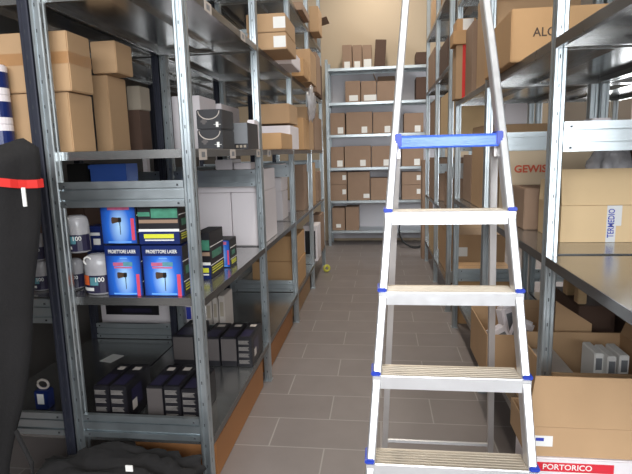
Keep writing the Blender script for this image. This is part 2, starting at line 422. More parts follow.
# two black boxes facing the aisle with curved silver line and white oval
def black_device_box(label, x0, x1, y0, y1, z0, h):
    w = x1-x0
    o = carton(label, x0, x1, y0, y1, z0, z0+h, 'black_card', topseam=False, name='lamp_box', group='black boxes with silver arcs')
    f = -(y1-y0)/2
    b3 = bmesh.new()
    tube(b3, [Vector((w*.42*math.cos(PI+PI*k/14), f-.0008, h*.92+h*.42*math.sin(PI+PI*k/14))) for k in range(15)], .0025, 5)
    new_obj('printed_arc', b3, 'tag_paper', o)
    b4 = bmesh.new(); bx(b4, w*.18, w*.46, f-.001, f-.0002, h*.1, h*.36, 0)
    bmesh.ops.bevel(b4, geom=[e for e in b4.edges if abs(e.verts[0].co.y-e.verts[1].co.y) > 1e-4], offset=h*.12, segments=4, affect='EDGES')
    s_ = new_obj('oval_badge', b4, 'white_paper', o); s_['label'] = 'white oval badge'
    b5 = bmesh.new(); bx(b5, -w*.34, -w*.08, f-.001, f-.0002, h*.25, h*.55)
    bmesh.ops.bevel(b5, geom=[e for e in b5.edges if abs(e.verts[0].co.y-e.verts[1].co.y) > 1e-4], offset=h*.1, segments=3, affect='EDGES')
    new_obj('printed_picture', b5, 'panel_taupe', o)
    return o
yb = 2.56
hh = (P(210, 109, yb).z-z3)/2-.002
xb0, xb1 = P(197, 130, yb).x, P(222, 130, yb).x
black_device_box('black box with a silver arc, lower of two by the shelf edge', xb0, xb1, yb, yb+.22, z3, hh)
black_device_box('black box with a silver arc, upper of two by the shelf edge', xb0, xb1, yb, yb+.22, z3+hh+.002, hh)
o = cpx('dark grey box with little pictures along its base, beside the two black boxes', 229, 247, 123, 2.86, .25, z3, 'grey_panel', topseam=False, name='tool_box')
b2 = bmesh.new(); hgt = o.dimensions.z; wid = o.dimensions.x
bx(b2, -wid/2, wid/2, -.1258, -.1252, 0, .03)
bx(b2, wid/2+.0002, wid/2+.0008, -.125, .125, 0, hgt)
new_obj('printed_band', b2, 'black_card', o)
b2 = bmesh.new()
for k in range(4): bx(b2, -wid/2+.012+k*.022, -wid/2+.026+k*.022, -.1268, -.126, .008, .022)
new_obj('printed_icons', b2, 'card_grey', o)
cpx('slim white carton at the second aisle post on the third shelf left', 247, 254, 120, 3.14, .12, z3, 'white_card')
# further bays of the third shelf
cpx('brown carton low on the third shelf left, just past the second aisle post', 259, 281, 133, 3.5, .45, z3, 'card_orange')
cpx('wide brown carton up on a white one, past the second aisle post', 252, 289, 104, 4.02, .4, P(270, 124, 4.02).z+.002, 'card')
cpx('flat white carton beneath the wide brown carton, third shelf left', 254, 290, 126, 4.0, .42, z3, 'white_card')
for i, (pl, pr, pt, y, m, lb) in enumerate([(289, 303, 118, 4.7, 'card_orange', 'orange brown carton just past the third aisle post, third shelf left'),
        (292, 308, 107, 5.2, 'card', 'brown carton before the fourth aisle post, third shelf left'),
        (303, 314, 112, 5.95, 'card_brown', 'dull brown carton past the fourth aisle post, third shelf left'),
        (306, 318, 118, 6.45, 'card_brown', 'dull brown carton at the far end of the third shelf left')]):
    cpx(lb, pl, pr, pt, y, .38, z3, m)

# ================================================================== LEFT: fourth and fifth shelves
z4 = 2.22
cpx('brown carton with a white label, lower of the pair high on the left rack', 247, 286, 33, 3.45, .4, z4, 'card', sticker=(.83, .45, .08, .07))
zz = P(265, 33, 3.45).z+.003
carton('brown carton with a white label, upper of the pair high on the left rack', P(246, 20, 3.45).x, P(285, 20, 3.45).x, 3.45, 3.85, zz, zz+.115, 'card', sticker=(.85, .5, .08, .07))
cpx('white carton beside the labelled brown pair, fourth shelf left', 263, 291, 49, 4.0, .45, z4, 'white_card')
cpx('brown carton leaning over the aisle past the third post, fourth shelf left', 288, 303, 58, 4.66, .35, z4, 'card_orange')
cpx('tall brown carton past the third post, fourth shelf left', 292, 310, 49, 5.06, .45, z4, 'card')
cpx('dull brown carton beyond the fourth post, fourth shelf left', 303, 316, 52, 5.9, .4, z4, 'card_brown')
cpx('dark brown carton at the far end, fourth shelf left', 306, 318, 62, 6.4, .4, z4, 'card_dark')
z5 = 2.86
cpx('light brown carton on the topmost shelf at the far end of the left rack', 309, 318, 6, 5.9, .35, z5, 'card')
o = cpx('brown carton on the topmost shelf of the left rack, before the fourth post', 288, 302, 2, 5.0, .5, z5, 'card_brown')
# brown flap poking into the aisle, far top
o = open_carton('cardboard_box', 'open carton with a dark flap poking over the aisle, topmost shelf left', -.98, -.775, 6.35, 6.7, z5, 3.08, 'card_brown', [('r', 75, .17), ('l', 10, .12)])
# white plastic wrap hanging from the shelf end
o = blob('plastic_wrap', 'bag_plastic', (-.655, 5.05, 2.02), (.035, .1, .15), .5, 2.0, 'crumpled clear plastic wrap hanging off the left rack over the aisle', 'plastic wrap', 3, 3)

# ================================================================== LEFT: second shelf (z .94)
z2 = .94
def laser_box(label, pl, pr, pt, y, d, z0, style='lamp', grp='blue laser projector boxes'):
    a = P(pl, 270, y).x; b = P(pr, 270, y).x; t = pt if pt < 5 else P((pl+pr)/2, pt, y).z
    w, h = b-a, t-z0
    o = bpy.data.objects.new('projector_box', None)
    bm = bmesh.new(); bx(bm, -w/2, w/2, -d/2, d/2, 0, h, 0, .002)
    o = new_obj('projector_box', bm, 'print_navy' if style == 'lamp' else 'black_card'); o.location = ((a+b)/2, y+d/2, z0+.001)
    tag(o, label, 'box', grp)
    f = -d/2
    def q(x0, x1, zz0, zz1, mi, k, bmm): bx(bmm, -w/2+x0*w, -w/2+x1*w, f-.0004*k-.0002, f-.0001, zz0*h, zz1*h, mi)
    b2 = bmesh.new()
    def lamp_picture(cx_, cz_, sc):
        b3 = bmesh.new(); yy = f-.0026
        def poly(pts, mi):
            va = [b3.verts.new(((cx_-.5)*w+u*sc*w, yy, cz_*h+v*sc*w)) for u, v in pts]; vb = [b3.verts.new((q_.co.x, f-.0018, q_.co.z)) for q_ in va]
            n_ = len(va); b3.faces.new(va).material_index = mi; b3.faces.new(vb[::-1]).material_index = mi
            for i_ in range(n_): b3.faces.new((va[i_], vb[i_], vb[(i_+1) % n_], va[(i_+1) % n_])).material_index = mi
        poly([(-.30, -.10), (-.26, -.15), (.0, -.08), (.0, .10), (-.26, .13), (-.30, .08)], 1)
        poly([(.0, -.10), (.12, -.09), (.14, -.02), (.14, .08), (.12, .11), (.0, .11)], 0)
        poly([(.05, -.10), (.085, -.10), (.075, -.62), (.055, -.62)], 0)
        fixn(b3); new_obj('printed_picture', b3, ['black_plastic', 'black_ink'], o)
    if style == 'lamp':
        q(.03, .97, .02, .80, 0, 1, b2); new_obj('printed_front', b2, 'print_glow', o); b2 = bmesh.new()
        q(.42, .62, .745, .765, 0, 3, b2); q(.18, .82, .035, .06, 0, 3, b2)
        q(.22, .50, .60, .67, 1, 3, b2); q(.50, .76, .60, .68, 2, 3, b2); q(.24, .74, .555, .585, 1, 3, b2)
        q(.84, .93, .0, .44, 3, 3, b2)
        new_obj('printed_marks', b2, ['print_sky', 'print_pink', 'print_teal', 'print_red'], o)
        lamp_picture(.5, .42, .62)
        text('title', 'PROIETTORE LASER', h*.095, (0, f-.003, h*.885), 'white_paper', o, sx=min(1, w*.86/(h*.095*9.8)))
    elif style == 'lampcut':
        q(.03, .97, .02, .97, 0, 1, b2); new_obj('printed_front', b2, 'print_glow', o); b2 = bmesh.new()
        q(.18, .82, .04, .07, 0, 3, b2); q(.22, .82, .82, .93, 1, 3, b2); q(.84, .93, .1, .62, 2, 3, b2)
        new_obj('printed_marks', b2, ['print_sky', 'print_pink', 'print_red'], o)
        lamp_picture(.5, .58, .62)
    else:
        q(.0, 1, .3, .36, 2, 2, b2); q(.0, 1, .0, .3, 5, 1, b2); q(.33, .98, .62, .84, 4, 2, b2); q(0, .3, .66, .76, 4, 2, b2)
        q(.02, .98, .5, .58, 3, 2, b2); q(.12, .86, .14, .24, 1, 3, b2)
        q(.14, .86, .08, .11, 2, 3, b2)
        new_obj('printed_front', b2, ['print_blue', 'print_yellow', 'white_paper', 'card_brown', 'print_green', 'print_navy'], o)
    b4 = bmesh.new()
    bx(b4, w/2+.0001, w/2+.0006, -d/2+.003, d/2-.003, .003, h-.003, 0)
    for zz, mi in ((.68, 1), (.28, 1)): bx(b4, w/2+.0002, w/2+.001, -d/2+.003, d/2-.003, zz*h, zz*h+.004, mi)
    for zz in (.1, .16, .21): bx(b4, w/2+.0002, w/2+.001, -d/2+.02, d/2-.02, zz*h, zz*h+.006, 2)
    bx(b4, w/2+.0002, w/2+.001, -d/2+.03, d/2-.04, .42*h, .58*h, 3)
    new_obj('printed_side', b4, ['black_card', 'white_paper', 'print_yellow', 'print_green'], o)
    return o
yl = 2.105
d1 = laser_box('blue laser projector box in the bottom row, beside the clear bags', 106, 141.5, 246, yl, .17, z2)
d2 = laser_box('blue laser projector box in the bottom row, next to the second post', 143, 183, 246, yl, .17, z2)
zu = z2+max(d1.dimensions.z, d2.dimensions.z)+.006
laser_box('blue laser projector box on the upper row, half hidden by the crossbeam', 105, 140.5, zu+.185, yl+.004, .165, zu, 'lampcut')
laser_box('dark projector box with green print and yellow line, on the upper row', 142, 182, zu+.185, yl+.004, .165, zu, 'dark', grp=None)
def bulb_bag(label, px, pr, pt, y, z0, grp='clear bags of string lights', h=None):
    a = P(px, 270, y).x; b = P(pr, 270, y).x; w = b-a; h = h or P((px+pr)/2, pt, y).z-z0
    bm = bmesh.new(); n = 18; prof = [(.8, 0), (.97, .03), (1, .1), (1, .55), (1.02, .75), (.97, .88), (.82, .96), (.5, 1)]
    rings = []
    for r, zz in prof:
        ring = []
        for k in range(n):
            an = 2*PI*k/n; wob = 1+(.06 if zz < .56 else .2)*noise.noise(Vector((math.cos(an)*2+px, math.sin(an)*2, zz*6)))
            ring.append(bm.verts.new((w/2*r*wob*math.cos(an), w*.42*r*wob*math.sin(an), zz*h)))
        rings.append(ring)
    for i in range(len(rings)-1):
        for k in range(n): bm.faces.new((rings[i][k], rings[i][(k+1) % n], rings[i+1][(k+1) % n], rings[i+1][k]))
    bm.faces.new(rings[0][::-1]); bm.faces.new(rings[-1])
    o = new_obj('light_bag', bm, 'bag_plastic', smooth=True); o.location = ((a+b)/2, y+w*.45, z0+.001); tag(o, label, 'bag', grp)
    b2 = bmesh.new()
    def arc(a0, a1, zz0, zz1, rr, mi):
        m_ = 8
        v0 = []; v1 = []
        for k in range(m_+1):
            an = a0+(a1-a0)*k/m_
            v0.append(b2.verts.new((w/2*rr*math.cos(an), w*.42*rr*math.sin(an), zz0*h))); v1.append(b2.verts.new((w/2*rr*math.cos(an), w*.42*rr*math.sin(an), zz1*h)))
        for k in range(m_): b2.faces.new((v0[k], v0[k+1], v1[k+1], v1[k])).material_index = mi
    arc(-PI*.98, -.02, .06, .5, 1.05, 0)
    arc(-PI*.9, -PI*.6, .26, .5, 1.07, 1); arc(-PI*.86, -PI*.5, .12, .2, 1.07, 2); arc(-PI*.58, -PI*.4, .26, .46, 1.07, 3)
    new_obj('printed_band', b2, ['print_violet', 'print_orange', 'white_paper', 'print_teal'], o)
    text('count', '100', h*.16, (w*.22, -w*.42*1.05, h*.4), 'white_paper', o, rot=(PI/2, 0, .35))
    b3 = bmesh.new(); tube(b3, [Vector((-w*.2+w*.14*math.cos(2*PI*k/12), -w*.36, h*.86+w*.14*math.sin(2*PI*k/12))) for k in range(13)], .004, 6); new_obj('ring', b3, 'white_paper', o)
    b3 = bmesh.new()
    for k in range(26):
        c = Vector((random.uniform(-.3, .3)*w, random.uniform(-.25, .25)*w, random.uniform(.1, .72)*h))
        bmesh.ops.create_icosphere(b3, subdivisions=1, radius=.011, matrix=Matrix.Translation(c))
    new_obj('string_lights', b3, 'tag_paper', o)
    return o
bg = bulb_bag('clear bag of string lights marked 100, beside the blue projector boxes', 79, 105.5, 256, 2.10, z2)
bulb_bag('clear bag of string lights on the left tucked against the front left post', 61, 78, 260, 2.2, z2)
bulb_bag('clear bag of string lights lying above the one marked 100', 63, 86, 230, 2.12, z2+bg.dimensions.z+.004, h=.17)
bulb_bag('clear bag of string lights left of the front left post, lower one', 27, 43, 262, 2.16, z2)
bulb_bag('clear bag of string lights left of the front left post, upper one', 28, 42, 226, 2.16, z2+.145, h=.13)
o = cpx('dark blue printed box between the bags and the blue projector boxes', 87, 104.5, 252, 2.32, .1, z2, 'print_navy', topseam=False, name='light_box')
b2 = bmesh.new(); ww, hh2 = o.dimensions.x, o.dimensions.z
bx(b2, -ww*.4, ww*.3, -.0508, -.0502, hh2*.84, hh2*.92); bx(b2, -ww*.4, ww*.1, -.0508, -.0502, hh2*.6, hh2*.66); new_obj('printed_front', b2, 'white_paper', o)
zq = z2+hh2+.004
o = carton('dark blue printed box, upper one behind the clear bags', o.location.x-ww/2, o.location.x+ww/2, 2.325, 2.42, zq, zq+.12, 'print_navy', topseam=False, name='light_box')
b2 = bmesh.new(); bx(b2, -ww*.4, ww*.3, -.0485, -.0477, .075, .09); bx(b2, -ww*.1, ww*.3, -.0485, -.0477, .03, .06); new_obj('printed_front', b2, 'white_paper', o)
# standing side-on boxes along the aisle edge of the second shelf
o = laser_box('colourful projector box standing side-on just behind the second post', 196, 211, 233, 2.42, .22, z2, 'dark', grp=None)
pb = PZ(217, 273, z2); 
o = laser_box('blue projector box alone by the shelf edge before the white cartons', 213, 231, 240, 2.68, .13, z2, 'lampcut', grp=None)
# white cartons
yw = 3.36
xa, xb, xc = P(203, 220, yw).x, P(232, 220, yw).x, P(262, 220, yw).x
ztop = P(235, 193, yw).z
carton('large white carton on the second shelf left, nearer the second post', xa-.1, xb-.003, yw, yw+.5, z2, ztop, 'white_card', topseam=False, group=None)
carton('large white carton on the second shelf left, against the third post', xb+.003, xc, yw, yw+.5, z2, ztop, 'white_card', topseam=False)
zt2 = P(235, 184, yw).z
carton('flat white slab carton lying across the two large white cartons', xa-.09, xc, yw+.01, yw+.48, ztop+.002, ztop+.15, 'white_card', topseam=False)
carton('small pinkish white box on top of the white slab carton, nearer one', P(212, 160, yw).x, P(229, 160, yw).x, yw+.06, yw+.3, ztop+.153, P(220, 157, yw+.06).z-.02, 'white_card', topseam=False)
carton('small pinkish white box on top of the white slab carton, farther one', P(231, 160, yw).x, P(248, 160, yw).x, yw+.06, yw+.3, ztop+.153, P(240, 160, yw+.06).z-.02, 'white_card', topseam=False)
x0 = P(264, 200, 4.65).x
carton('white upright carton past the third post on the second shelf left, lower one', P(269, 220, 4.66).x, P(283, 220, 4.66).x, 4.66, 4.95, z2, P(275, 192, 4.66).z, 'white_card', topseam=False)
zt3 = P(275, 192, 4.66).z+.002
carton('pale carton in the middle of the white stack past the third post', P(264, 185, 4.66).x, P(281, 185, 4.66).x, 4.66, 5.0, zt3, zt3+.13, 'white_card', topseam=False)
carton('pale carton on top of the white stack past the third post', P(264, 175, 4.66).x, P(280, 175, 4.66).x, 4.66, 5.0, zt3+.133, zt3+.25, 'white_card', topseam=False)
cpx('slim white carton just before the fourth post, second shelf left', 287, 293, 201, 5.3, .2, z2, 'white_card', topseam=False)
for pl, pr, pt, y, m, lb in [(293, 303, 165, 5.45, 'card_brown', 'dull brown carton stack face before the fourth post, second shelf left'),
        (297, 312, 163, 5.95, 'card', 'brown carton past the fourth post, second shelf left'), (305, 318, 172, 6.5, 'card_brown', 'dull brown carton at the far end, second shelf left')]:
    cpx(lb, pl, pr, pt, y, .28, z2, m)
# the blue crate and clutter that show between the third shelf and the crossbeam
zb = 1.28
carton('brown carton under the blue crate on the back left rack', P(64, 190, 2.75).x, P(134, 190, 2.75).x, 2.75, 3.15, z2, zb, 'card_brown')
o = cpx('black plastic case next to the blue crate, left of it', 66, 87, 164, 2.78, .2, zb+.001, 'black_plastic', topseam=False, name='plastic_case', cat='case')
b2 = bmesh.new(); bx(b2, -.03, .03, -.103, -.1005, .06, .075); new_obj('handle', b2, 'grey_panel', o)
cr = open_carton('plastic_crate', 'blue plastic crate seen between the third shelf and the crossbeam', P(90, 170, 2.76).x, P(126, 170, 2.76).x, 2.76, 2.90, zb+.001, 1.515, 'crate_blue', [], cat='crate')
b2 = bmesh.new(); ww = cr.dimensions.x; bx(b2, -ww/2-.006, ww/2+.006, -.078, -.0702, .21, .23); new_obj('rim', b2, 'crate_blue', cr)
# ================================================================== LEFT: bottom shelf (z .285)
z1 = .285
def black_lamp_box(label, pl, pr, pt, y, d, front='stripes'):
    a = P(pl, 390, y).x; b = P(pr, 390, y).x; t = P((pl+pr)/2, pt, y).z; w, h = b-a-.002, t-z1
    o = carton(label, a+.001, b-.001, y, y+d, z1, t, 'black_card', topseam=False, name='lamp_box', group='black lamp boxes on the bottom shelf')
    b2 = bmesh.new()
    if front == 'stripes':
        for k in range(4):
            zz = h*(.12+.22*k)
            for j in range(4): bx(b2, -w*.42, w*(.3-.04*(j % 3)), -d/2-.0007, -d/2-.0002, zz+j*.006, zz+j*.006+.0028)
        new_obj('printed_lines', b2, 'print_grey', o)
    else:
        bx(b2, -w*.47, w*.47, -d/2-.0007, -d/2-.0002, h*.2, h*.95); new_obj('printed_panel', b2, 'panel_taupe', o)
    b3 = bmesh.new(); bx(b3, -w*.2, w*.25, d*.22, d*.36, h+.0002, h+.0007); new_obj('top_label', b3, 'tag_paper', o)
    b3 = bmesh.new(); bx(b3, -w*.35, w*.3, -d*.42, d*.0, h+.0002, h+.0007, 0)
    new_obj('printed_top', b3, 'print_violet', o)
    b3 = bmesh.new()
    bx(b3, w/2+.0008, w/2+.0012, -d*.3, -d*.12, h*.25, h*.5); new_obj('side_label', b3, 'tag_paper', o)
    b3 = bmesh.new(); bx(b3, w/2+.0002, w/2+.0007, -d*.3, d*.1, h*.3, h*.8, 0)
    new_obj('printed_side', b3, 'print_violet', o)
    return o
black_lamp_box('black printed lamp box at the left end of the front row, bottom shelf', 93, 108.5, 386, 2.16, .26)
black_lamp_box('black printed lamp box second in the front row, beside the black cable', 109, 126, 386.5, 2.16, .26)
black_lamp_box('black lamp box with a plain brownish panel, front row, right of the black cable', 146, 162.5, 387, 2.2, .26, 'panel')
black_lamp_box('black printed lamp box right of the plain panelled one, front row', 163, 180, 387, 2.2, .26)
black_lamp_box('black printed lamp box nearest the second post, front row', 180.5, 198, 390, 2.2, .26)
black_lamp_box('black lamp box in the back row half behind the second post', 176, 197, 336, 2.86, .3, 'panel')
black_lamp_box('black lamp box with brownish panel in the back row, right of the second post', 205, 222, 338, 2.86, .28, 'panel')
black_lamp_box('black lamp box with brownish panel in the middle of the back row', 223, 239, 338, 2.86, .28, 'panel')
black_lamp_box('black printed lamp box at the right end of the back row', 239.5, 254, 338, 2.86, .28)
# white box on the second bay of the bottom shelf
o = cpx('white carton with a dark violet panel lying at the back of the bottom shelf', 100, 173, 300, 3.45, .4, z1, 'white_card', topseam=False)
b2 = bmesh.new(); ww, hh2 = o.dimensions.x, o.dimensions.z
bx(b2, -ww*.43, ww*.3, -.2007, -.2002, hh2*.52, hh2*.97, 0); bx(b2, -ww*.2, ww*.2, -.2012, -.2008, hh2*.6, hh2*.72, 1); new_obj('printed_panel', b2, ['black_card', 'print_violet'], o)
# upright booklets / slim boxes
for i, (pl, pr, pt, lb) in enumerate([(184, 192, 302, 'slim white box with blue print standing behind the second post, bottom shelf'), (205, 211, 300, 'slim pale box standing first right of the second post, bottom shelf'),
        (212, 217, 298, 'slim pale box standing second right of the second post, bottom shelf'), (218, 224, 296, 'slim pale box standing third right of the second post, bottom shelf')]):
    o = cpx(lb, pl, pr, pt, 3.36, .2, z1, 'white_card' if i == 0 else 'tag_paper', topseam=False, group=None)
    b2 = bmesh.new(); ww, hh2 = o.dimensions.x, o.dimensions.z
    bx(b2, -ww*.3, ww*.3, -.1007, -.1002, hh2*.5, hh2*.85); new_obj('printed_panel', b2, 'blue_ink' if i == 0 else 'card_grey', o)
# paper sheet and cable
pc = PZ(112, 358.5, z1)
bm = bmesh.new(); bx(bm, -.045, .045, -.06, .06, 0, .0012); o = new_obj('paper_sheet', bm, 'white_paper'); o.location = (pc.x, pc.y, z1+.001); o.rotation_euler[2] = -.25
tag(o, 'white sheet of paper lying loose on the bottom shelf', 'paper')
bm = bmesh.new(); p0, p1, p2 = PZ(138, 378, z1), PZ(170, 352, z1), PZ(197, 332, z1)
p0 = Vector((P(131, 400, 2.3).x, 2.3, z1)); p1 = PZ(160, 360, z1); p2 = Vector((P(176, 340, 2.8).x-.03, 2.82, z1))
pts = [p0.lerp(p2, k/14)+Vector((.012*math.sin(k*.8), 0, .012)) for k in range(15)]
tube(bm, pts, .006, 8); o = new_obj('cable', bm, 'cable_black', smooth=True); tag(o, 'black cable running diagonally across the bottom shelf between lamp boxes', 'cable')
b2 = bmesh.new(); tube(b2, [pts[-1], pts[-1]+Vector((.01, .02, .0))], .0095, 8); new_obj('plug', b2, 'black_plastic', o)
# brown boxes in third and fourth bay
cpx('brown carton with a stamped mark, lower of two past the third post, bottom shelf', 252, 298, 262, 4.7, .5, z1, 'card_orange')
zz = P(275, 262, 4.7).z+.003
carton('brown carton with a stamped mark, upper of two past the third post, bottom shelf', P(262, 250, 4.7).x, P(297, 250, 4.7).x, 4.7, 5.2, zz, zz+.24, 'card_orange')
o = cpx('white framed dark box standing past the fourth post, bottom shelf', 303, 317, 226, 5.9, .35, z1, 'white_card', topseam=False)
b2 = bmesh.new(); ww, hh2 = o.dimensions.x, o.dimensions.z; bx(b2, -ww*.38, ww*.36, -.1759, -.1752, .03, hh2*.86); new_obj('dark_panel', b2, 'black_card', o)
cpx('brown carton at the far end of the bottom shelf left', 312, 321, 215, 6.5, .35, z1, 'card_brown')
# flattened cartons under the bottom shelf
carton('long orange brown flat carton on the floor under the front of the left rack', -1.2, -.79, 2.2, 3.2, .0, .19, 'card_rust')
carton('long orange brown flat carton on the floor under the left rack, past the second post', -1.2, -.80, 3.42, 4.45, .0, .17, 'card_rust')
carton('brown flat carton on the floor under the far end of the left rack', -1.2, -.80, 4.7, 5.65, .0, .17, 'card')
bm = bmesh.new()
for k in range(24):
    for j in range(8):
        pass
R1, R2 = .035, .018
vs = [[bm.verts.new(((R1+R2*math.cos(2*PI*j/8))*math.cos(2*PI*k/24), R2*math.sin(2*PI*j/8), (R1+R2*math.cos(2*PI*j/8))*math.sin(2*PI*k/24))) for j in range(8)] for k in range(24)]
for k in range(24):
    for j in range(8): bm.faces.new((vs[k][j], vs[(k+1) % 24][j], vs[(k+1) % 24][(j+1) % 8], vs[k][(j+1) % 8]))
fixn(bm); o = new_obj('tape_roll', bm, 'yellow_tape', smooth=True); o.location = (-.70, 6.55, .054); o.rotation_euler = (0, 0, .5)
tag(o, 'small yellow tape roll on the floor at the far foot of the left rack', 'tape roll')
# small package on back left rack
bm = bmesh.new(); bx(bm, -.035, .035, -.03, .03, 0, .10, 0, .004)
o = new_obj('blister_pack', bm, 'print_navy'); pp = P(47, 385, 2.3); o.location = (P(47, 388, 2.3).x-.02, 2.3, z1+.001); tag(o, 'small dark pack with white label at the left by the front post, bottom shelf', 'package')
b2 = bmesh.new(); bx(b2, -.018, .018, -.0312, -.0302, .03, .085); new_obj('paper_label', b2, 'white_paper', o)
b2 = bmesh.new(); tube(b2, [Vector((.03*math.cos(a), 0, .125+.024*math.sin(a))) for a in [2*PI*k/16 for k in range(17)]], .006, 6); new_obj('hang_loop', b2, 'tag_paper', o)
# stuff on the back left rack, deeper bays
for x0_, x1_, y0_, y1_, zl, h, m, lb in [
        
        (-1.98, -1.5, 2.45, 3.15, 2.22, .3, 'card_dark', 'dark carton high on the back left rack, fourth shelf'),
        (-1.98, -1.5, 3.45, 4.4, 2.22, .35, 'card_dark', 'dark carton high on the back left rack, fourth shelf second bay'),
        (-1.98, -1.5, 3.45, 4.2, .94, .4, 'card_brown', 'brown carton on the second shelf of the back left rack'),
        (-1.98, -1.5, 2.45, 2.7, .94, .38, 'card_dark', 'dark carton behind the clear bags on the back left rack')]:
    carton(lb, x0_, x1_, y0_, y1_, zl, zl+h, m)

# ================================================================== black fabric bundle and bag at front left
bm = bmesh.new(); n = 36; rings = []
yc = 1.62; xc0 = P(38, 190, yc).x-.295
prof = []
for px, py in [(8, 474), (14, 440), (22, 400), (27, 350), (31, 300), (35, 250), (38, 205), (38, 185), (39, 165), (36, 148)]:
    q = P(px, py, yc); prof.append((q.z, q.x-xc0))
ztop = prof[-1][0]
prof = [(0, prof[0][1]+.02), (.2, prof[0][1])] + prof + [(ztop+.012, .24), (ztop+.02, .15), (1.6, .01)]
RAD = {}
for i, (z, r) in enumerate([((k/60)*1.599, 0) for k in range(61)]):
    for a, b_ in zip(prof, prof[1:]):
        if a[0] <= z <= b_[0]+1e-6: rr = a[1]+(b_[1]-a[1])*(z-a[0])/(b_[0]-a[0])
    ring = []
    for k in range(n):
        an = 2*PI*k/n
        fold = .96+.04*math.sin(an*7+1.3*math.sin(z*2))+.06*noise.noise(Vector((math.cos(an)*2, math.sin(an)*2, z*3)))
        zz = z + (.02*math.sin(an*3+1) if z > 1.5 else 0)*(z-1.5)/.08
        top_ = z > 1.45; ra = rr if top_ else (rr+.29)/2; sh = 0 if top_ else (rr-.29)/2
        RAD[(i, k)] = ra*fold+abs(sh)
        ring.append(bm.verts.new((sh+ra*fold*math.cos(an), ra*.5*fold*math.sin(an), zz)))
    rings.append(ring)
for i in range(60):
    for k in range(n): bm.faces.new((rings[i][k], rings[i][(k+1) % n], rings[i+1][(k+1) % n], rings[i+1][k]))
bm.faces.new(rings[0][::-1]); bm.faces.new(rings[-1])
bun = new_obj('fabric_bundle', bm, 'cloth_black', smooth=True); bun.location = (xc0, yc, 0.001)
tag(bun, 'tall black fabric bundle with a red strap standing at the left edge', 'fabric bundle')
zr = P(15, 183, yc-.1).z+.045
b2 = bmesh.new(); pr = [(-.002, -.014), (.004, -.014), (.004, .014), (-.002, .014)]
vv = []
for k in range(n):
    an = 2*PI*k/n; rr = .176*(1+.04*math.sin(an*7)); 
    zc_ = zr-.055*math.cos(an); rr = max(RAD[(min(60, max(0, int(zc_/1.599*60)+q_)), k)] for q_ in (0, 1))+.003
    vv.append([b2.verts.new(((rr+u)*math.cos(an), (rr+u)*.515*math.sin(an), zc_+v)) for u, v in pr])
for k in range(n):
    for j in range(4): b2.faces.new((vv[k][j], vv[(k+1) % n][j], vv[(k+1) % n][(j+1) % 4], vv[k][(j+1) % 4]))
fixn(b2); s = new_obj('strap', b2, 'strap_red', bun); s['label'] = 'red strap'
te = P(27, 197, yc-.1); b2 = bmesh.new(); bx(b2, te.x-xc0-.006, te.x-xc0+.006, -.115, -.111, te.z-.03, te.z+.03); s = new_obj('strap_end', b2, 'white_paper', bun); s['label'] = 'white strap end'
b2 = bmesh.new(); tube(b2, [Vector((.18, -.10, .62)), Vector((.225, -.10, .5)), Vector((.225, -.10, .38)), Vector((.16, -.11, .24))], .008, 6); new_obj('carry_cord', b2, 'cloth_black', bun)
bagc = P(103, 474, 1.83)
bag = blob('fabric_bag', 'cloth_black', (P(108, 460, 1.80).x+.01, 1.83, .13), (.33, .15, .185), .24, 2.2, 'crumpled black fabric bag on the floor in front of the left rack', 'bag', 5, 5, floor=.002, sq=.6)
pw = P(128, 470, 1.66)
b2 = bmesh.new(); bx(b2, -.014, .014, -.002, .002, -.012, .012); s = new_obj('sewn_label', b2, 'white_paper', bag); s['label'] = 'small white sewn label'
s.location = (pw.x-bag.location.x, 1.64-1.80, pw.z-.13)

# ================================================================== LADDER
lad = empty('step_ladder', (0, 0, 0), 'tall aluminium step ladder with blue step caps standing in the aisle', 'ladder')
K0, K1, SP = 1.385, .345, .267
def ly(z): return K0+K1*z
zsx = [(2*SP, 370, 533, 462), (3*SP, 376, 528, 374.5), (4*SP, 381, 523, 291), (5*SP, 388, 514, 210)]
# fit rail lines x(z)
def fit(col):
    pts = [(z, P(r[col-1], r[3], ly(z)).x) for z, *r2 in [(q[0],) for q in zsx] for r in [next(qq for qq in zsx if qq[0] == z)] for col_ in [0]] if False else [(q[0], P(q[col], q[3], ly(q[0])).x) for q in zsx]
    n = len(pts); sx = sum(p[0] for p in pts); sy = sum(p[1] for p in pts); sxx = sum(p[0]**2 for p in pts); sxy = sum(p[0]*p[1] for p in pts)
    k = (n*sxy-sx*sy)/(n*sxx-sx*sx); return (sy-k*sx)/n, k
def zat(px, py):      # height at which a sight line meets the ladder's front plane
    lo_, hi_ = 0., 3.
    for _ in range(40):
        mid_ = (lo_+hi_)/2
        if P(px, py, ly(mid_)).z > mid_: lo_ = mid_
        else: hi_ = mid_
    return lo_
def quad(pts):
    import numpy as np
    q = [(zat(*p), P(p[0], p[1], ly(zat(*p))).x) for p in pts]
    return np.polyfit([a_[0] for a_ in q], [a_[1] for a_ in q], 2)
LQ = quad([(370, 462), (376, 374.5), (381, 291), (388, 210), (395, 137), (400, 60), (404, 5)])
RQ = quad([(533, 471), (528, 378), (522, 291), (513, 210), (501.5, 137), (494.5, 60), (490, 5)])
zr_top = 2.62
def lx(z): return float(LQ[0]*z*z+LQ[1]*z+LQ[2])
def rx(z): return float(RQ[0]*z*z+RQ[1]*z+RQ[2])
print('RAILS', [(round(z_, 2), round(lx(z_), 3), round(rx(z_), 3)) for z_ in (0, .5, 1, 1.5, 2, 2.6)])
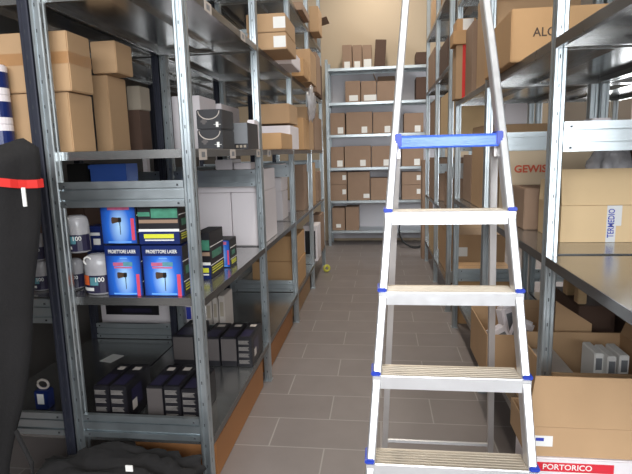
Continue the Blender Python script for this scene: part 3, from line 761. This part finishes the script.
for side in (0, 1):
    bm = bmesh.new(); fx = lx if side == 0 else rx
    w, d = .028, .062
    secs = []
    for z in [.03+(zr_top-.03)*k_/10 for k_ in range(11)]:
        x = fx(z)+(.004 if side == 0 else -.004); y = ly(z)
        secs.append([bm.verts.new((x+u*w/2, y+v, z)) for u, v in ((-1, 0), (-.7, -.004), (.7, -.004), (1, 0), (1, d), (.55, d), (.55, .012), (-.55, .012), (-.55, d), (-1, d))])
    n = len(secs[0])
    for k_ in range(10):
        for i in range(n): bm.faces.new((secs[k_][i], secs[k_][(i+1) % n], secs[k_+1][(i+1) % n], secs[k_+1][i]))
    bm.faces.new(secs[0][::-1]); bm.faces.new(secs[-1]); fixn(bm)
    r = new_obj('side_rail', bm, 'aluminium', lad)
    b2 = bmesh.new(); x = fx(0)+(.004 if side == 0 else -.004); bx(b2, x-.02, x+.02, ly(0)-.01, ly(0)+.07, 0.001, .05, 0, .006); new_obj('rubber_foot', b2, 'blue_plastic', r)
for i in range(1, 7):
    z = SP*i; xl = lx(z)+.018; xr = rx(z)-.018; y = ly(z); top = (i == 6)
    bm = bmesh.new(); dpt = .088; hf = .046
    # ribbed tread
    prof = [(-.006, -hf), (-.009, -hf+.006), (-.009, -.008), (-.006, -.001)]
    yy = -.001
    for k in range(6):
        a = -.004+k*dpt/6
        prof += [(a, 0), (a+dpt/12-.001, 0), (a+dpt/12, -.004), (a+dpt/6-.001, -.004)]
    prof += [(dpt, 0), (dpt+.003, -.004), (dpt+.003, -.03), (dpt, -.03), (dpt-.001, -.008), (0, -.010), (-.002, -hf)]
    extrude_profile(bm, prof, xl, xr, lambda u, v, t: Vector((t, y+u, z+v))); fixn(bm)
    for f in bm.faces:
        c = f.calc_center_median()
        if c.z > z-.006 and c.y > y-.004: f.material_index = 1
    if not top: bx(bm, lx(z)-.011, rx(z)+.011, y-.0095, y-.0055, z-hf, z-.003)
    s = new_obj('step', bm, ['aluminium', 'tread_metal'] if not top else ['blue_film', 'blue_film'], lad)
    if top: s['label'] = 'top step wrapped in blue film'
    for sx_ in (0, 1):
        x = lx(z) if sx_ == 0 else rx(z); sg = 1 if sx_ == 0 else -1
        b2 = bmesh.new(); bx(b2, x-.016, x+.016, y-.010, y+.072, z-.002, z+.012, 0, .003) if not top else bx(b2, x+sg*.016-.012, x+sg*.016+.012, y-.013, y+.07, z-.04, z+.008, 0, .003)
        c_ = new_obj('end_cap', b2, 'blue_plastic', s); c_['label'] = 'blue plastic end cap'
        b3 = bmesh.new(); tube(b3, [Vector((x+sg*.004, y-.012, z-.028)), Vector((x+sg*.004, y-.009, z-.028))], .006, 10); new_obj('rivet', b3, 'rail_metal', s)
# blank ends fronting the rails (step bracket)
# rear legs
ZT = 1.57; YT = ly(ZT)+.10; YR0 = 2.28
def ry(z): return YR0+(YT-YR0)*z/ZT
zbr = .20; lb_ = P(385, 440, ry(zbr)); lt_ = P(397, 160, ry(1.5)); rb_ = P(490, 446, ry(zbr)); rt_ = P(493.5, 160, ry(1.5))
def rlx(z): return lb_.x+(lt_.x-lb_.x)*(z-lb_.z)/(lt_.z-lb_.z)
def rrx(z): return rb_.x+(rt_.x-rb_.x)*(z-rb_.z)/(rt_.z-rb_.z)
for fx in (rlx, rrx):
    bm = bmesh.new(); secs = []
    for z in (.03, ZT-.015):
        x, y = fx(z), ry(z)
        secs.append([bm.verts.new((x+u*.0125, y+v*.0125, z)) for u, v in ((-1, -1), (1, -1), (1, 1), (-1, 1))])
    for i in range(4): bm.faces.new((secs[0][i], secs[0][(i+1) % 4], secs[1][(i+1) % 4], secs[1][i]))
    bm.faces.new(secs[0][::-1]); bm.faces.new(secs[1]); fixn(bm)
    r = new_obj('rear_leg', bm, 'rail_metal', lad)
    b2 = bmesh.new(); bx(b2, fx(0)-.018, fx(0)+.018, ry(0)-.018, ry(0)+.018, .001, .05, 0, .005); new_obj('rubber_foot', b2, 'blue_plastic', r)
for zq_ in (lb_.z,):
    bm = bmesh.new(); bx(bm, rlx(zq_)+.01, rrx(zq_)-.01, ry(zq_)-.006, ry(zq_)+.006, zq_-.006, zq_+.006); new_obj('rear_brace', bm, 'aluminium', lad)
for x in (rlx(ZT), rrx(ZT)):
    bm = bmesh.new(); bx(bm, x-.008, x+.008, ly(ZT)+.05, YT+.015, ZT-.05, ZT-.005)
    new_obj('hinge_bracket', bm, 'rail_metal', lad)

# ================================================================== RIGHT: second shelf (z 1.14)
zr1 = 1.14
yo = 2.30
xo = P(560, 240, yo).x; zo = P(590, 206, yo).z
oc = open_carton('open_carton', 'open cardboard carton with raised flap and blue-lettered tape on the right shelf', xo, 1.18, yo, 2.62, zr1, zo, 'card_light', [('f', -24, .165), ('b', 20, .1), ('r', 35, .1)])
w_ = 1.18-xo; h_ = zo-zr1
b2 = bmesh.new(); tx = P(611, 225, yo).x-oc.location.x; bx(b2, tx-.019, tx+.019, -.1612, -.1602, .0, h_); bx(b2, tx+.019, tx+.04, -.1612, -.1602, h_*.45, h_)
tp_ = new_obj('tape', b2, 'tape_clear', oc); tp_['label'] = 'pale tape with blue lettering'
text('tape_lettering', 'TERMEDIO', .036, (tx, -.1625, h_*.52), 'blue_ink', tp_, rot=(PI/2, -PI/2, 0), sx=.72)
pb_ = P(610, 172, 2.45)
blob('plastic_bag', 'bag_plastic', (pb_.x, 2.46, zo+.12), (.095, .08, .13), .35, 1.8, 'crumpled clear plastic bag sticking out of the open carton', 'plastic bag', 9, 4)
# GEWISS box
yg = 2.97
xg0 = P(507.5, 185, yg).x
gw = carton('pale cardboard box with big red capitals behind the right post', xg0, 1.15, yg, yg+.2, zr1, P(525, 151, yg).z, 'card_pale')
hg = gw.dimensions.z; wg = gw.dimensions.x
gx = P(514, 170, yg).x-gw.location.x
text('brand_lettering', 'GEWISS', .055, (gx, -.1012, P(520, 169.5, yg).z-zr1), 'red_ink', gw, align='LEFT', sx=1.05)
text('brand_lettering', 'GEWISS', .055, (gx, -.1012, P(516, 195, yg).z-zr1), 'red_ink', gw, align='LEFT', sx=1.05)
carton('plain brown carton in front of the red lettered pale box, half behind the right post', P(522, 205, 2.70).x, 1.16, 2.66, 2.95, zr1, P(525, 188, 2.72).z, 'card_brown', rz=0)
b = carton('large brown carton in the bay behind the red lettered box, under a pale one', .68, 1.18, 3.55, 4.0, zr1, P(525, 124, 3.55).z, 'card')
zz = P(525, 124, 3.55).z+.002
carton('pale grey carton up in the right rack, between shelf and crossbeam', P(503, 110, 3.6).x, P(526, 110, 3.6).x, 3.56, 3.9, zz, zz+.13, 'white_card')
carton('brown carton on the middle shelf of the right rack next to the far post', .68, 1.15, 4.03, 4.4, zr1, 1.5, 'card_brown')
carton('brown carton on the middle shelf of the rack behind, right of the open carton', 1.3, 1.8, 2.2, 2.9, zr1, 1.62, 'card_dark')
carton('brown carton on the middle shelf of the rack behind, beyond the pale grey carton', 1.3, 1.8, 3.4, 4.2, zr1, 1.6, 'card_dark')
o = carton('pale upright box behind the open carton on the right shelf', P(556, 175, 2.75).x-.0, P(570, 175, 2.75).x, 2.98, 3.15, zr1+.0, zr1+.0+.001, 'card_grey') if False else None
# small clutter on shelf 1.14 of the rear rack
carton('small white box above the right crossbeam', P(592, 118, 2.5).x, P(612, 118, 2.5).x, 2.5, 2.6, 1.622, 1.67, 'white_card', topseam=False)
# ALC box, shelf 1.93
zr2 = 1.93
ya = 2.52
ab = carton('big tan cardboard box with dark capital letters on the upper right shelf', P(511, 40, ya).x, 1.12, ya, ya+.6, zr2, P(530, 8, ya).z, 'card_orange')
ha = ab.dimensions.z; wa = ab.dimensions.x
tl = P(533, 33, ya)
text('printed_lettering', 'ALC', .054, (tl.x-ab.location.x, -.3012, tl.z-zr2), 'black_ink', ab, align='LEFT', sx=.95)
carton('tan carton behind the big tan lettered box, upper right shelf', .655, 1.15, 3.3, 3.75, zr2, 2.5, 'card')
carton('tall dark brown carton in the far bay of the upper right shelf', P(470, 60, 3.95).x, 1.1, 3.85, 4.15, zr2, 2.42, 'card_brown')
yR = 4.2
rb = carton('brown carton with a glossy red strip, far bay of the upper right shelf', P(456, 70, yR).x, P(470, 70, yR).x, yR, yR+.2, zr2, P(463, 45, yR).z, 'card')
b2 = bmesh.new(); ww, hh2 = rb.dimensions.x, rb.dimensions.z; bx(b2, -ww*.05, ww*.35, -.101, -.1002, 0, hh2); s = new_obj('red_strip', b2, 'strap_red', rb); s['label'] = 'glossy red strip'
zz = P(463, 45, yR).z+.002
carton('small tan carton sitting on the one with the red strip', P(453, 36, yR).x, P(474, 36, yR).x, yR-.03, yR+.17, zz, P(463, 31, yR).z, 'card_orange')
carton('small tan carton with pale label, topmost over the red-stripped one', P(457, 24, yR).x, P(476, 24, yR).x, yR, yR+.2, P(463, 31, yR).z+.003, P(463, 17, yR).z-.01, 'card_orange', sticker=(.6, .5, .08, .08))
carton('dark carton on the topmost shelf above the big tan lettered box', .68, 1.15, 2.3, 2.9, 2.70, 3.1, 'card_dark')
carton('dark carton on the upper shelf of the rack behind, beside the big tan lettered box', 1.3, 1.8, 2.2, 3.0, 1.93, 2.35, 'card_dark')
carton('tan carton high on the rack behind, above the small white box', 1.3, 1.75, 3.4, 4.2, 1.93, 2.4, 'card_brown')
# ================================================================== RIGHT: bottom
zr0 = .33
# PORTORICO carton under the near open box
yp = 1.75
zpt = P(580, 460, yp).z
pbx = carton('white carton with a white lettered red band, lower right corner', P(533, 466, yp).x, 1.16, yp, 1.985, zr0, zpt, 'white_card', topseam=False, name='fruit_carton')
wp, hp = pbx.dimensions.x, pbx.dimensions.z; dp = 1.985-yp
b2 = bmesh.new(); xe = P(614, 468, yp).x-pbx.location.x
zb0, zb1 = P(570, 472.5, yp).z-zr0, P(570, 463.5, yp).z-zr0
bx(b2, -wp/2+.004, xe, -dp/2-.0008, -dp/2-.0002, zb0, zb1); s = new_obj('red_band', b2, 'red_band', pbx)
tl = P(567, 468, yp)
text('lettering', 'PORTORICO', .029, (tl.x-pbx.location.x, -dp/2-.0015, (zb0+zb1)/2), 'white_paper', pbx, sx=1.0)
ynr = 1.76; z_ = zpt+.002
zbody = z_+.11
nb = open_carton('open_carton', 'cardboard box with its tall front flap raised, standing on the red banded carton', P(527, 420, ynr).x, 1.15, ynr, 1.98, z_, zbody, 'card', [('f', 0, P(580, 378, ynr).z-zbody)])
b2 = bmesh.new(); c_ = P(543, 441, ynr); fy = -.1112
bx(b2, c_.x-nb.location.x-.032, c_.x-nb.location.x+.032, fy-.0008, fy, c_.z-z_-.02, c_.z-z_+.02)
s = new_obj('shipping_label', b2, 'white_paper', nb); s['label'] = 'white shipping label'
b3 = bmesh.new(); bx(b3, c_.x-nb.location.x-.026, c_.x-nb.location.x+.002, fy-.0014, fy-.0009, c_.z-z_, c_.z-z_+.012); new_obj('printed_mark', b3, 'blue_ink', s)
# open carton behind the post with small white packs
fb = open_carton('open_carton', 'open cardboard carton holding small white packs, behind the right post', .672, 1.16, 2.07, 2.56, zr0, .645, 'card', [('r', 20, .12)])
for i, (pl, pr, pt, y, rz, lb) in enumerate([(595, 604, 354, 2.3, .0, 'small white pack in the open carton, left of the standing three'), (608, 617, 357, 2.26, 0, 'small white pack in the open carton, middle of the standing three'), (620, 630, 356, 2.28, 0, 'small white pack in the open carton, right of the standing three')]):
    o = cpx(lb, pl, pr, pt, y, .15, zr0+.006, 'white_paper', topseam=False, rz=rz, name='small_pack')
    h0 = o.dimensions.z; b2 = bmesh.new(); bx(b2, -.013, .013, -.0758, -.0752, h0*.75, h0*.93); new_obj('printed_picture', b2, 'grey_panel', o)
carton('flat grey white pack lying low in the open carton behind the post', .69, .83, 2.2, 2.5, zr0+.007, zr0+.25, 'tag_paper', topseam=False, name='small_pack')
# open carton of wrapped lamps behind the ladder legs
lc = open_carton('open_carton', 'open brown carton of wrapped lamps sticking into the aisle behind the ladder', .55, 1.0, 2.66, 3.14, zr0, P(490, 335, 2.66).z, 'card', [('b', 4, .05)])
hl = lc.dimensions.z
for i, (px, py, y, rx_, ry_, rz, lb) in enumerate([(502, 344, 2.80, .35, -.4, .3, 'wrapped lamp pack with dark picture, left in the carton behind the ladder'), (519, 336, 2.90, .1, .3, -.4, 'wrapped lamp pack leaning right in the carton behind the ladder'), (508, 322, 3.03, .2, -.1, .6, 'wrapped lamp pack at the back of the carton behind the ladder')]):
    bm = bmesh.new(); bx(bm, -.055, .055, -.035, .035, -.1, .1, 0, .014); bx(bm, -.036, .036, -.0365, -.0355, -.065, .06, 1)
    o = new_obj('lamp_pack', bm, ['white_card', 'grey_panel']); c_ = P(px, py, y); o.location = (c_.x, y, c_.z); o.rotation_euler = (-rx_, ry_, rz); tag(o, lb, 'package', 'wrapped lamp packs')
# leaning sheet of cardboard
bm = bmesh.new(); ys_ = 2.61
qa, qb = P(556, 301, ys_), P(592, 324, ys_)
pp_ = [(qa.x, zr0+.002), (qb.x, zr0+.002), (qb.x, qb.z), (qa.x, qa.z)]
va = [bm.verts.new((u, ys_, v)) for u, v in pp_]; vb = [bm.verts.new((u, ys_+.006, v)) for u, v in pp_]
bm.faces.new(va); bm.faces.new(vb[::-1])
for i in range(4): bm.faces.new((va[i], vb[i], vb[(i+1) % 4], va[(i+1) % 4]))
fixn(bm); o = new_obj('cardboard_sheet', bm, 'card')
tag(o, 'bare cardboard sheet standing under the right shelf behind the post', 'cardboard sheet')
o = carton('brown carton in the corner behind the bare cardboard sheet, bottom right', 1.02, 1.2, 2.72, 3.12, zr0, P(573, 303, 2.78).z, 'card_dark')
ztb = P(573, 303, 2.78).z+.002
for px, py, lb in [(575, 284, 'taller pale wooden block on a carton under the right shelf'), (564, 284, 'shorter pale wooden block on a carton under the right shelf')]:
    y_ = 2.78 if px > 570 else 2.95; c_ = P(px, py, y_); h_b = .11 if px > 570 else .08
    bm = bmesh.new(); bx(bm, -.022, .022, -.03, .03, 0, h_b, 0, .004); o = new_obj('wood_block', bm, 'wood'); o.location = (max(c_.x, 1.045), y_, ztb)
    tag(o, lb, 'wood block')
carton('dark brown carton on the bottom shelf of the rack behind, lower right', 1.3, 1.8, 1.0, 1.9, zr0, .85, 'card_dark')
carton('dark brown carton on the bottom shelf of the rack behind, past the near bay', 1.3, 1.8, 2.2, 3.1, zr0, .95, 'card_dark')
# ---------------- far right rack
zf = [.30, .95, 1.60, 2.30, 2.98]
for x0_, y0_, y1_, lv, h, m, lb in [
    (.66, 5.1, 5.9, 0, .42, 'card', 'brown carton with pale label on the bottom shelf of the far right rack'),
    (.64, 6.25, 6.9, 0, .42, 'card_light', 'light brown carton on the bottom shelf of the far right rack, farther bay'),
    (.70, 5.1, 5.8, 1, .36, 'card_brown', 'brown carton on the second shelf of the far right rack'),
    (.64, 6.2, 6.9, 1, .5, 'card_brown', 'tall brown carton on the second shelf of the far right rack'),
    (.66, 5.15, 5.9, 2, .5, 'card_light', 'light brown carton on the third shelf of the far right rack'),
    (.66, 6.3, 7.1, 2, .55, 'card_brown', 'brown carton on the third shelf of the far right rack, farther bay'),
    (.64, 5.2, 5.9, 3, .3, 'card_dark', 'dark carton on the fourth shelf of the far right rack'),
    (.63, 6.35, 7.1, 3, .42, 'card_brown', 'brown carton on the fourth shelf of the far right rack, farther bay'),
    (.66, 5.2, 5.9, 4, .3, 'card_brown', 'brown carton on the topmost shelf of the far right rack'),
    (.66, 6.3, 7.1, 4, .4, 'card', 'brown carton on the topmost shelf of the far right rack, farther bay')]:
    carton(lb, x0_, 1.2, y0_, y1_, zf[lv], zf[lv]+h, m, sticker=(.25, .6, .1, .09) if lv == 0 and m == 'card' else None)
# tall carton standing on the floor before the far right rack's end
carton('tall narrow brown carton standing on end near the back wall, right of the aisle', P(422, 200, 7.4).x, P(433, 200, 7.4).x, 7.4, 7.6, 0, P(427, 160, 7.4).z, 'card_brown', sticker=(.45, .75, .05, .06))
carton('brown carton on the floor in the gap between the two right racks', .68, 1.15, 4.56, 4.86, 0, .5, 'card_orange')
# coiled hose by the back rack
bm = bmesh.new(); ring = []
hc = P(416, 228, 8.2)
pts = [Vector((hc.x+.27*math.cos(a)*(1-.02*k/40), 8.2+.02*math.sin(k*.9)+.001*k, .30+.285*math.sin(a))) for k, a in [(k, 2*PI*k/26) for k in range(80)]]
tube(bm, pts, .011, 7); o = new_obj('hose_coil', bm, 'cable_black', smooth=True); tag(o, 'black hose coil standing at the foot of the back rack, right of the ladder rail', 'hose')
o.location.z = -.002

# ================================================================== BACK WALL boxes
yw = 8.53
def wb(lb, pl, pr, pt, lv, m='card_brown', d=.34, st=None, z=None, tilt=0, tape=None):
    return cpx(lb, pl, pr-.4, pt, yw, d, WZ[lv] if z is None else z, m, sticker=st, tilt=tilt, group=None, tape=tape)
lb5 = (.5, .15, .09, .1)
wb('brown carton on the top shelf of the back rack, leftmost of the row of three', 342, 352, 45, 5, st=lb5)
wb('brown carton on the top shelf of the back rack, middle of the row of three', 352.3, 362, 45, 5, st=lb5)
wb('brown carton on the top shelf of the back rack, next to the dark tilted box', 362.3, 372, 45, 5, st=(.55, .2, .12, .12))
o = carton('dark brown box tilted upright on the top shelf of the back rack', P(374, 50, 8.5).x, P(385, 50, 8.5).x, 8.5, 8.85, WZ[5], P(378, 40, 8.5).z, 'card_dark', tilt=.06); o.location.z += .006
wb('brown carton on the top shelf of the back rack, behind the ladder rail right side', 416, 428, 52, 5, 'card_dark')
wb('brown carton on the second shelf down of the back rack, leftmost', 345, 360.5, 81, 4, st=(.55, .2, .14, .09))
wb('brown carton on the second shelf down of the back rack, middle', 361, 376.5, 81, 4, st=(.6, .2, .2, .09))
o = open_carton('open_carton', 'open brown carton with raised flaps on the second shelf down of the back rack', P(377, 90, yw).x, P(396, 90, yw).x, yw, yw+.33, WZ[4], P(386, 81, yw).z, 'card_brown', [('l', 25, .14), ('r', 30, .12), ('b', 10, .12)])
wb('dark carton on the second shelf down of the back rack, right of the ladder rail', 416, 428, 77, 4, 'card_dark')
for lv, rows in {3: [(330, 345, 113, 'leftmost'), (346, 372.5, 112, 'wide second one'), (373, 394, 112, 'beside the ladder rail'), (404, 424, 113, 'right of the ladder rail')],
                 2: [(330.5, 344, 147, 'leftmost'), (344.5, 371, 146, 'wide second one'), (371.5, 393, 146, 'beside the ladder rail'), (402, 424, 146, 'right of the ladder rail')]}.items():
    for pl, pr, pt, w in rows:
        wb('brown carton on the %s shelf of the back rack, %s' % ({3: 'third', 2: 'fourth'}[lv], w), pl, pr, pt, lv, st=(.7, .2, .09, .1), d=.36)
def wstack(pl, pr, pts, lv, w):
    z = WZ[lv]
    for k, pt in enumerate(pts):
        o = wb('brown carton on the fifth back rack shelf, %s, %s' % (w, 'lower' if k == 0 else 'upper'), pl, pr, pt, lv, z=z, st=(.85, .55, .06, .08))
        z += o.dimensions.z+.003
wstack(330, 347, (185, 172), 1, 'stack by the left post')
wb('wide brown carton on the fifth shelf of the back rack, before the ladder', 347.5, 370, 172, 1, st=(.85, .15, .1, .07))
wb('brown carton on the fifth shelf of the back rack, beside the ladder rail', 370.5, 392, 178, 1)
wstack(402, 422, (185, 172), 1, 'stack right of the ladder rail')
wb('brown carton on the lowest shelf of the back rack, against the left post', 332, 345, 208, 0, st=(.5, .2, .08, .06))
wb('brown carton on the lowest shelf of the back rack, beside the bare white panel', 345.5, 359, 207, 0)

# ================================================================== light
def area(name, loc, target, sx, sy, power, col=(1, 1, 1), spread=PI):
    l = bpy.data.lights.new(name, 'AREA'); l.shape = 'RECTANGLE'; l.size = sx; l.size_y = sy; l.energy = power; l.color = col; l.spread = spread
    o = bpy.data.objects.new(name, l); C.objects.link(o); o.location = loc
    d = Vector(target)-Vector(loc); o.rotation_euler = d.to_track_quat('-Z', 'Y').to_euler(); return o
area('daylight_entrance', ((DX0+DX1)/2, YF-.05, (DZ0+DZ)/2), ((DX0+DX1)/2, 5, (DZ0+DZ)/2), DX1-DX0, DZ-DZ0, 150, (.93, .97, 1))
area('daylight_strip', (-1.0, YF-.05, 2.75), (-1.0, 5, 2.75), 2.3, 1.3, 95, (.93, .97, 1))
area('added_light_left', (XL+.06, 6.4, 1.2), (0, 6.4, 1.2), 2.4, .7, 11, (.93, .97, 1))  # added light, puts glints on the left shelf undersides
area('added_light_right', (XR-.06, 6.4, 1.5), (0, 6.4, 1.5), 2.4, 1.3, 60, (.93, .97, 1))  # added light for the bright streaks under the right shelves
for i, (y, e) in enumerate([(1.2, 26), (3.8, 26), (6.2, 26), (8.0, 17)]):
    bm = bmesh.new(); bx(bm, -.12, .12, -.62, .62, .0, .06, 0, .01)
    o = new_obj('ceiling_lamp', bm, 'white_card'); o.location = (-.05, y, ZC-.07)
    tag(o, 'white fluorescent ceiling lamp above the aisle', 'lamp', 'ceiling lamps above the aisle')
    area('lamp_tube', (-.05, y, ZC-.09), (-.05, y, 0), .2, 1.2, e, (1, .93, .82))
wd = bpy.data.worlds.new('world'); S.world = wd; wd.use_nodes = True
wd.node_tree.nodes['Background'].inputs[0].default_value = (.85, .93, 1, 1); wd.node_tree.nodes['Background'].inputs[1].default_value = .4

S.view_settings.view_transform = 'Standard'; S.view_settings.look = 'None'; S.view_settings.gamma = 1; S.view_settings.use_curve_mapping = False
S.view_settings.exposure = .6
